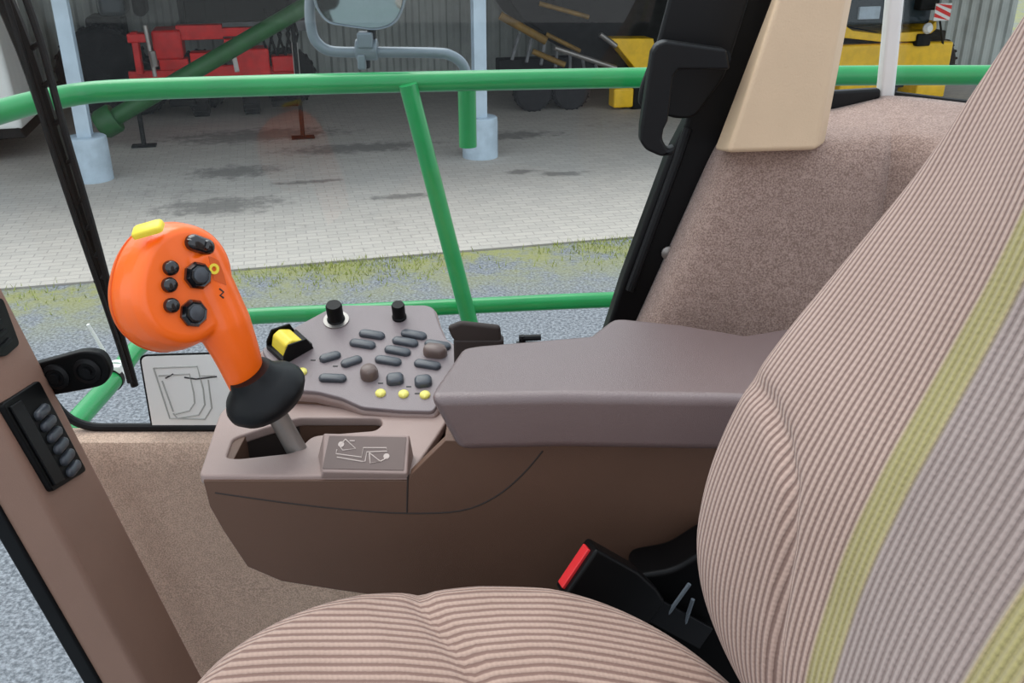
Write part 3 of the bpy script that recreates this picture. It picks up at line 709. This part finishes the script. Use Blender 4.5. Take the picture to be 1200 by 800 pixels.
# ledge behind the slot that carries the keypad
PS = .36
pn2 = Vector((0, -PS, 1)).normalized(); pq = V(0, .975, -.525); q1 = Vector((1, 0, 0)); q2 = Vector((0, 1, PS)).normalized()
def onpan(x, y): return onP(x, y, pq, pn2)
kp = [(306, 409), (345, 383), (388, 360), (398, 357), (500, 357), (509, 361), (514, 378), (522, 396), (540, 408), (530, 440), (508, 482), (470, 481), (424, 477), (400, 466), (372, 459), (335, 456)]
K = [onpan(*q) for q in kp]
ck = sum(K, Vector()) / len(K)
K2 = [ck + (p - ck) * 1.035 for p in K]
g = G(); g.slab([p - pn2 * .005 for p in K2], pn2 * -.016); obj('panel_rim', g, 'tray', r, bevel=.005)
g = G(); g.prism([p - pn2 * .012 for p in K], [Vector((p.x, min(p.y, 1.05) * 1.0, H - .60)) for p in K]); obj('panel_base', g, 'console', r, bevel=.003)
g = G(); g.slab(rounded(K, .006), pn2 * -.012); pan = obj('keypad_panel', g, 'panel', r, bevel=.002)
def key(x, y, wd, ht, ang, mat, h=.006, sq=1.0, name='button', label=None):
    g = G(); g.dome(stadium(wd, ht, math.radians(ang), 8, sq), h, .0035, onpan(x, y), q1, q2, pn2)
    return obj(name, g, mat, pan, ang=60, label=label)
for (x, y, a) in ((436, 393, -12), (425, 404, -12), (485, 393, -14), (475, 401.5, -14), (466, 412, -14), (455, 423.5, -12), (513, 405, -12), (501, 428, -12), (390, 444, -3)):
    key(x, y, .034, .012, a, 'key', .005)
for (x, y, a) in ((387, 419, 22), (412, 424.5, 26)): key(x, y, .027, .0125, a, 'key', .005)
for (x, y) in ((463, 445.5), (496, 448)): key(x, y, .021, .018, 8, 'key', .007, .7)
key(510, 414, .03, .018, -8, 'keybrown', .012, 1, 'lever_cap', 'brown rocker cap')
key(433, 440, .022, .022, 0, 'keybrown', .014, 1, 'lever_cap', 'brown rounded cap')
for (x, y) in ((446, 461), (473, 462), (498, 463), (354, 436)): key(x, y, .0125, .0125, 0, 'dotyellow', .004, 1, 'indicator_cap', 'yellow round cap')
g = G()
for (x, y) in ((367, 422), (393, 429), (446, 449), (479, 453), (489, 461)): g.box(onpan(x, y) + pn2 * .0002, (.006, .0016, .0006), Matrix((q1, q2, pn2)).transposed())
obj('marking', g, 'inkd', pan)
for (x, y, R, hh) in ((394, 375, .0105, .027), (468, 372, .0085, .023)):
    c = onpan(x, y); g = G(); g.lathe([(R * 1.1, -.001), (R * 1.1, .003), (R * .98, .004), (R, hh * .9), (R * .88, hh), (0, hh)], c, pn2, 24)
    kb = obj('rotary_knob', g, 'black', pan, ang=40)
    if R > .01:
        g = G(); g.lathe([(.0165, -.001), (.0165, .0015), (.010, .002)], c, pn2, 28); obj('dial_ring', g, 'steel', pan)
# yellow rocker in a black housing
c = onpan(340, 408); ax = (onpan(352, 408) - onpan(324, 424)).normalized(); ay = pn2.cross(ax)
Rm = Matrix((ax, ay, pn2)).transposed()
g = G(); wv = .019
for sgn in (-1, 1):
    P = [c + ax * (-.024) * 0 + ay * (sgn * wv * .9) + ax * u_ + pn2 * h_ for u_, h_ in ((-.022, 0), (.022, 0), (.015, .02), (-.010, .026), (-.02, .012))]
    g.slab(P, ay * (sgn * .003))
g.box(c + pn2 * .003, (.044, wv * 1.9, .008), Rm)
rk = obj('rocker_housing', g, 'black', pan, bevel=.001)
g = G(); g.slab([c + ay * (-wv * .8) + ax * u_ + pn2 * h_ for u_, h_ in ((-.018, .004), (.016, .004), (.012, .016), (-.002, .025), (-.012, .022))], ay * (wv * 1.6)); obj('rocker_switch', g, 'yellow', rk, bevel=.003, label='yellow rocker switch')
# symbol plate (wedge on the tray's front edge)
w0, w1, w2, w3 = onY(378, 553, YC - .004), onY(477, 555, YC - .004), onY(480, 509, .872), onY(379, 507, .872)
g = G(); lo = H + ZT - .004
bl = [Vector((w0.x - .004, w0.y + .006, lo)), Vector((w1.x + .002, w1.y + .006, lo)), Vector((w2.x + .002, .885, lo)), Vector((w3.x - .012, .885, lo))]
g.prism([w0, w1, w2, w3], bl); wedge = obj('symbol_wedge', g, 'tray', r, bevel=.002)
wn_ = (w1 - w0).cross(w3 - w0).normalized(); wn_ = -wn_ if wn_.y > 0 else wn_
def onw(x, y): return onP(x, y, w0, wn_)
g = G(); g.slab([onw(*q) + wn_ * .0002 for q in ((386, 511), (476, 512.5), (473, 551), (378, 549))], wn_ * .0008); sp_ = obj('symbol_plate', g, 'keybrown', wedge)
g = G()
for L in ([(395, 527), (394, 532), (424, 536), (426, 525), (453, 525), (454, 529), (430, 530), (428, 541), (424, 541), (395, 536)], [(405, 515), (417, 526), (402, 528), (398, 523), (405, 515)], [(433, 531), (446, 541), (434, 543), (433, 531)], [(446, 541), (455, 536)], [(410, 517), (416, 517)]):
    g.tube([onw(x, y) + wn_ * .0012 for x, y in L], .0007, 6)
for q in ((400, 521), (453, 535)): g.lathe([(.0032, 0), (.0032, .0006), (0, .0006)], onw(*q) + wn_ * .001, wn_, 14)
obj('symbol', g, 'symbol', sp_)
# storage cup at the window side
cu_ = [(524, 384), (540, 378), (586, 383), (588, 402), (545, 405), (530, 398)]
P = [onY(x, y, 1.02) for x, y in cu_]
g = G(); g.slab(P, (0, .010, 0)); g.box(V(-.04, 1.028, -.52), (.06, .018, .12)); obj('storage_bin', g, 'darkbrown', r, bevel=.004)
g = G(); g.tube([onY(608, 396, 1.03), onY(634, 395, 1.03)], .004, 8); g.tube([onY(612, 393, 1.03), onY(612, 402, 1.03)], .004, 8); g.box(V(.02, 1.03, -.50), (.03, .014, .06)); obj('catch', g, 'rubber', r)

# armrest
ZA = -.4188
topp = [(500, 465), (506, 452), (539, 405), (560, 402), (690, 391), (703, 381), (716, 371), (732, 371), (800, 378), (872, 390)]
T = [onZ(x, y, ZA) for x, y in topp] + [V(.32, .97, ZA), V(.36, .93, ZA), V(.37, .80, ZA), V(.32, .787, ZA), V(.2, .795, ZA), V(.05, .80, ZA)]
dn = []
for i, p in enumerate(T):
    q = p.copy(); q.z -= .062
    if p.x < -.03: q.x += .028
    dn.append(q)
mid = [a * .7 + b * .3 for a, b in zip(T, dn)]
g = G(); g.prism(T, dn)
obj('armrest', g, 'armpad', bevel=.011, seg=4, label='long brown grey padded armrest on top of the console', cat='armrest')

# ================================================================== JOYSTICK
jb = onZ(346, 524, ZT); jc = V(-.267, .90, -.469); jh = V(-.3455, .888, -.342)
r = empty('joystick', jb, 'orange joystick with black buttons standing in the console slot', 'joystick')
axs = (jc - jb).normalized()
g = G(); Rx = axs; sx_ = Vector((1, 0, 0)); sx_ = (sx_ - Rx * sx_.dot(Rx)).normalized(); sy_ = Rx.cross(sx_)
def shaft_ring(p, a, b): return [p + sx_ * (a * math.cos(q)) + sy_ * (b * math.sin(q)) for q in [2 * math.pi * k / 20 for k in range(20)]]
g.loft([shaft_ring(jb - axs * .012, .012, .008), shaft_ring(jb + axs * .03, .0115, .008), shaft_ring(jc, .012, .009)]); obj('shaft', g, 'steel', r)
g = G(); p0 = onY(313, 464, .895); p1 = onY(290, 446, .895); ba = Vector((-.36, -.22, .90)).normalized()
g.lathe([(.012, -.012), (.030, -.012), (.040, -.008), (.0455, .0), (.0455, .006), (.041, .014), (.033, .021), (.0275, .027), (.025, .033), (.0235, .036), (.0, .036)], p0, ba, 40); obj('rubber_boot', g, 'rubber', r, ang=60)
cv = (Vector((0, 0, H)) - jh).normalized()
fn = (cv + Vector((.62, 0, 0)) + Vector((0, 0, .08))).normalized()
fu = Vector((1, 0, 0)); fu = (fu - fn * fu.dot(fn)).normalized(); fv = fn.cross(fu); fv = -fv if fv.z < 0 else fv
# head
ca, sa_ = math.cos(math.radians(-12)), math.sin(math.radians(-12))
def hring(s, w_, dx=0, dy=0, n=48):
    R_ = []
    for k in range(n):
        q = 2 * math.pi * k / n
        x = .0545 * math.copysign(abs(math.cos(q)) ** .92, math.cos(q)) * s; y = .066 * math.copysign(abs(math.sin(q)) ** .92, math.sin(q)) * s
        R_.append(jh + fu * (x * ca - y * sa_ + dx) + fv * (x * sa_ + y * ca + dy) + fn * w_)
    return R_
FW = .040
tmp = G()
tmp.loft([hring(.45, FW), hring(.78, FW), hring(.86, FW - .003), hring(.93, FW - .012), hring(.985, FW - .03), hring(1.0, FW - .045), hring(.97, FW - .062), hring(.86, FW - .078), hring(.6, FW - .088), hring(.3, FW - .091)])
nk = [onY(228, 296, .895), onY(245, 340, .895), onY(262, 380, .892), onY(277, 413, .892), onY(292, 454, .896)]
tmp.tube(nk, [.022, .0270, .0280, .0240, .0190], 28, smooth=4)
me = bpy.data.meshes.new('tmp'); me.from_pydata([tuple(v) for v in tmp.v], [], tmp.f)
bm = bmesh.new(); bm.from_mesh(me); bmesh.ops.recalc_face_normals(bm, faces=bm.faces); bm.to_mesh(me); bm.free()
to = bpy.data.objects.new('tmp', me); COL.objects.link(to)
md = to.modifiers.new('r', 'REMESH'); md.mode = 'VOXEL'; md.voxel_size = .0018
md = to.modifiers.new('s', 'SMOOTH'); md.factor = .5; md.iterations = 7
bpy.context.view_layer.update()
me2 = bpy.data.meshes.new_from_object(to.evaluated_get(bpy.context.evaluated_depsgraph_get()))
g = G(); g.add([v.co.copy() for v in me2.vertices], [list(p.vertices) for p in me2.polygons])
bpy.data.objects.remove(to)
grip = obj('grip', g, 'orange', r, ang=180)
fp0 = jh + fn * FW
from mathutils.bvhtree import BVHTree
bvh = BVHTree.FromPolygons([tuple(v) for v in g.v], g.f)
def surf(x, y):
    p, n_s, _, _ = bvh.ray_cast(Vector((0, 0, H)), ray(x, y).normalized()); return p, n_s
def onf(x, y, dn=0): return surf(x, y)[0] + fn * dn
for (x, y) in ((199, 314), (197.5, 334), (200, 358)):
    g = G(); g.lathe([(.0075, -.006), (.0075, .004), (.006, .0075), (.003, .0085), (0, .0088)], onf(x, y), fn, 22); obj('small_button', g, 'gloss', grip, ang=50)
for (x, y) in ((231, 323), (226, 367)):
    g = G(); g.lathe([(.0140, -.010), (.0140, .004), (.0115, .008), (.0095, .007), (0, .009)], onf(x, y), fn, 8); kb = obj('large_button', g, 'gloss', grip, smooth=False)
    g = G(); g.lathe([(.0075, .006), (.0075, .0095), (.005, .0105), (0, .0108)], onf(x, y), fn, 18); obj('button_cap', g, 'key', kb, ang=50)
g = G(); g.dome(stadium(.030, .0165, math.radians(-14)), .010, .006, onf(233, 287), fu, fv, fn); g.dome(stadium(.006, .012, math.radians(-14)), .012, .002, onf(237, 288), fu, fv, fn); obj('rocker_button', g, 'gloss', grip, ang=50)
# darker orange field with its yellow ring mark, beside the large button
g = G(); Q = [(244, 300), (250, 302), (256, 306), (262, 322), (265, 334), (257, 331), (250, 328), (247, 314)]
top_ = [surf(*q) for q in Q]; g.prism([p + n_ * .0007 for p, n_ in top_], [p - n_ * .0015 for p, n_ in top_]); lb = obj('label_field', g, 'darkorange', grip)
p, n_ = surf(250, 315); g = G(); g.lathe([(.0050, -.001), (.0054, .0012), (.0026, .0012), (.0026, -.001)], p + n_ * .0008, n_, 20); obj('ring_mark', g, 'yellow', lb)
g = G(); g.tube([surf(x, y)[0] for x, y in ((257, 338), (262, 342), (258, 346), (262, 349))], .001, 6); obj('hand_mark', g, 'inkd', grip)
# seam of the shell and yellow thumb switch
g = G(); rg = hring(1.0, FW - .052); c_ = sum(rg, Vector()) / len(rg)
g.tube([c_ + (p - c_) * .992 for p in rg] + [c_ + (rg[0] - c_) * .992], .0012, 6); obj('shell_seam', g, 'darkorange', grip)
yc_ = onY(170, 264, .86)
tdir = (onY(188, 257, .86) - onY(153, 267, .86)).normalized(); tn = Vector((-.15, -.35, .9)).normalized(); tn = (tn - tdir * tn.dot(tdir)).normalized(); te = tn.cross(tdir)
g = G(); g.dome(stadium(.031, .016, 0, 8, .5), .005, .003, yc_ - tn * .006, tdir, te, tn); obj('thumb_switch', g, 'yellow', grip, ang=50, label='yellow thumb switch')

# ================================================================== SEAT
seat = empty('operator_seat', V(.02, .40, -1.30), 'ribbed beige operator seat with yellow green stripes on its backrest', 'seat')
YS = .40
def interp(tab, z):
    if z <= tab[0][0]: return tab[0][1:]
    for a, b in zip(tab, tab[1:]):
        if z <= b[0]:
            k = (z - a[0]) / (b[0] - a[0]); return tuple(p + (q - p) * k for p, q in zip(a[1:], b[1:]))
    return tab[-1][1:]
def sm(tab, z, h=.025):
    acc = [0] * (len(tab[0]) - 1); n = 0
    for k in range(-3, 4):
        v = interp(tab, z + k * h / 3)
        acc = [p + q for p, q in zip(acc, v)]; n += 1
    return [p / n for p in acc]
# z, front X at the bolster crest, half width
BT = [(-.68, .27, .235), (-.62, .215, .25), (-.58, .188, .262), (-.54, .165, .278), (-.485, .152, .297), (-.42, .158, .303), (-.357, .175, .303), (-.306, .199, .300), (-.244, .236, .295), (-.162, .278, .275), (-.048, .313, .235), (.06, .342, .2), (.14, .372, .17)]
SEAM = [Vector(p) for p in ((.72, -.355), (.69, -.342), (.655, -.333), (.615, -.330), (.575, -.338), (.545, -.357), (.527, -.39), (.517, -.43), (.510, -.48), (.505, -.56), (.50, -.64))]
def seamdist(y, z):
    yy = YS + abs(y - YS); p = Vector((yy, z)); b = 9
    for a, c in zip(SEAM, SEAM[1:]):
        d = c - a; k = max(0, min(1, (p - a).dot(d) / d.length_squared)); b = min(b, (p - a - d * k).length)
    return b
REC = [(-.68, .02), (-.60, .03), (-.50, .045), (-.40, .038), (-.33, .024), (-.25, .0), (-.15, -.022), (-.05, -.032), (.05, -.03), (.14, -.02)]
def prof_x(q, z):
    a = abs(q)
    def ss(e0, e1, x):
        t_ = max(0, min(1, (x - e0) / (e1 - e0))); return t_ * t_ * (3 - 2 * t_)
    rec = sm(REC, z)[0] * (1 - ss(.12, .84, a))
    edge = 0
    if a > .80:
        k = (a - .80) / .20; edge = .06 * (1 - math.sqrt(max(0, 1 - k * k)))
    return rec + edge
g = G(); uv = []
NQ, NZ = 190, 190
zs_ = [-.68 + (.14 + .68) * i / NZ for i in range(NZ + 1)]
qs = []
for j in range(NQ + 1):
    q = -1 + 2 * j / NQ; qs.append(math.sin(q * math.pi / 2) * .35 + q * .65)
vs_ = []; row = NQ + 1
for z in zs_:
    xf, hw = sm(BT, z)
    pu = 0; us = []; pts = []
    for q in qs:
        y = YS + q * hw
        x = xf + prof_x(q, z)
        d = seamdist(y, z)
        x += .0055 * math.exp(-(d / .008) ** 2) * max(0, min(1, (.685 - (YS + abs(y - YS))) / .05))
        # padded bulge of the lumbar bolster
        zc = z + .47
        
        pts.append(V(x, y, z))
    L = [0]
    for a, b in zip(pts, pts[1:]): L.append(L[-1] + math.hypot(b.x - a.x, b.y - a.y))
    m_ = L[NQ // 2]
    vs_ += pts; uv += [((l - m_) * .5 + (p.y - YS) * .5, p.z - H) for l, p in zip(L, pts)]
nf = len(vs_)
fs_ = [(i * row + j, i * row + j + 1, (i + 1) * row + j + 1, (i + 1) * row + j) for i in range(NZ) for j in range(NQ)]
# rear shell
NB = 24
for z in zs_:
    xf, hw = sm(BT, z)
    for k in range(NB + 1):
        a = math.pi * k / NB; q = -math.cos(a)
        vs_.append(V(xf + .06 + .085 * math.sin(a) ** .5, YS + q * hw, z)); uv.append((q * hw, z))
rb = NB + 1
fs_ += [(nf + i * rb + j, nf + (i + 1) * rb + j, nf + (i + 1) * rb + j + 1, nf + i * rb + j + 1) for i in range(NZ) for j in range(NB)]
for zi, rev in ((0, 0), (NZ, 1)):
    loop = [zi * row + j for j in range(row)] + [nf + zi * rb + k for k in range(NB - 1, 0, -1)]
    fs_.append(loop if rev else loop[::-1])
g.add(vs_, fs_); obj('backrest', g, 'back', seat, uv=uv, ang=180)
# cushion
def cush_out(q):
    c, s = math.cos(q), math.sin(q)
    ax_ = .275 if c < 0 else .28
    p = 2.5
    x = math.copysign(abs(c) ** (2 / p), c) * ax_; y = math.copysign(abs(s) ** (2 / p), s) * .30
    return x - .03, y + YS
CS = [Vector(p) for p in ((-.088, .71), (-.080, .66), (-.058, .62), (-.030, .575), (-.012, .52), (-.004, .46), (-.004, .34), (-.012, .28), (-.030, .22), (-.058, .17), (-.080, .12))]
def cdist(x, y):
    p = Vector((x, y)); b = 9
    for a, c in zip(CS, CS[1:]):
        d = c - a; k = max(0, min(1, (p - a).dot(d) / d.length_squared)); b = min(b, (p - a - d * k).length)
    return b
g = G(); uv = []; rings = []; NA = 260
prf = [(.94, -.16), (.985, -.13), (1.0, -.09), (1.0, -.06), (.993, -.04), (.978, -.025), (.955, -.014), (.925, -.007), (.89, -.003)] + [(.89 * (1 - k / 40) , -.003 + .0) for k in range(1, 39)]
for s, dz in prf:
    R_ = []
    for k in range(NA):
        x, y = cush_out(2 * math.pi * k / NA); cx, cy = -.03, YS
        X, Y_ = cx + (x - cx) * s, cy + (y - cy) * s
        z = -.548 + dz
        if X > .03: z -= .40 * (X - .03) ** 1.35 * 1.1
        if X < -.16: z -= .9 * (X + .16) ** 2
        z -= .018 * max(0, 1 - ((Y_ - YS) / .2) ** 2)
        d = cdist(X, Y_); z -= .006 * math.exp(-(d / .010) ** 2) * (1 if s < .95 else .5); z += .006 * min(1, d / .05)
        R_.append(V(X, Y_, z)); uv.append((Y_ - dz * (1 if Y_ > YS else -1), X))
    rings.append(R_)
g.loft(rings); obj('seat_cushion', g, 'fabric', seat, uv=uv, ang=180)
g = G(); g.box(V(.0, YS, -.78), (.42, .44, .16)); g.box(V(.02, YS, -1.05), (.30, .32, .42)); g.box(V(.02, YS, -1.285), (.46, .44, .03)); obj('seat_base', g, 'black', seat, bevel=.01)

g = G(); g.slab(rounded([onY(x, y, .775) for x, y in ((742, 676), (790, 668), (835, 640), (900, 640), (900, 830), (742, 830))], .012), (0, .05, 0)); obj('dark_gap_block', g, 'black', seat, bevel=.006)  # black block added to stand for the darkness right of the buckle
# ================================================================== BUCKLE
bc = onY(674, 664, .745)
r = empty('belt_buckle', onY(770, 722, .76), 'black seat belt buckle with red release button between cushion and console', 'belt buckle')
ba = Vector((-.80, -.10, .60)).normalized(); bw = Vector((.60, .30, .72)); bw = (bw - ba * bw.dot(ba)).normalized(); bt = ba.cross(bw)
Rb = Matrix((bw, bt, ba)).transposed()
def bk_ring(k, w_, t_): return [bc - ba * k + Rb @ Vector((sx * w_ / 2, sy * t_ / 2, 0)) for sx, sy in ((-1, -1), (1, -1), (1, 1), (-1, 1))]
g = G(); g.loft([bk_ring(0, .058, .030), bk_ring(.055, .058, .028), bk_ring(.085, .046, .022), bk_ring(.105, .03, .014)]); obj('housing', g, 'black', r, bevel=.004)
g = G(); g.box(bc + ba * .0012 + bw * .0, (.046, .014, .004), Rb); obj('release_button', g, 'red', r, bevel=.001, label='red release button')
g = G(); g.box(bc - ba * .135, (.026, .006, .08), Rb); obj('strap', g, 'rubber', r, bevel=.001)
g = G(); e = bc - ba * .11
for q in ((808, 684), (812, 702)): obj('cable', G().tube([e - ba * (.01 if q[1] < 700 else .035), onY(*q, .76)], .0022, 8), 'greypipe', r)
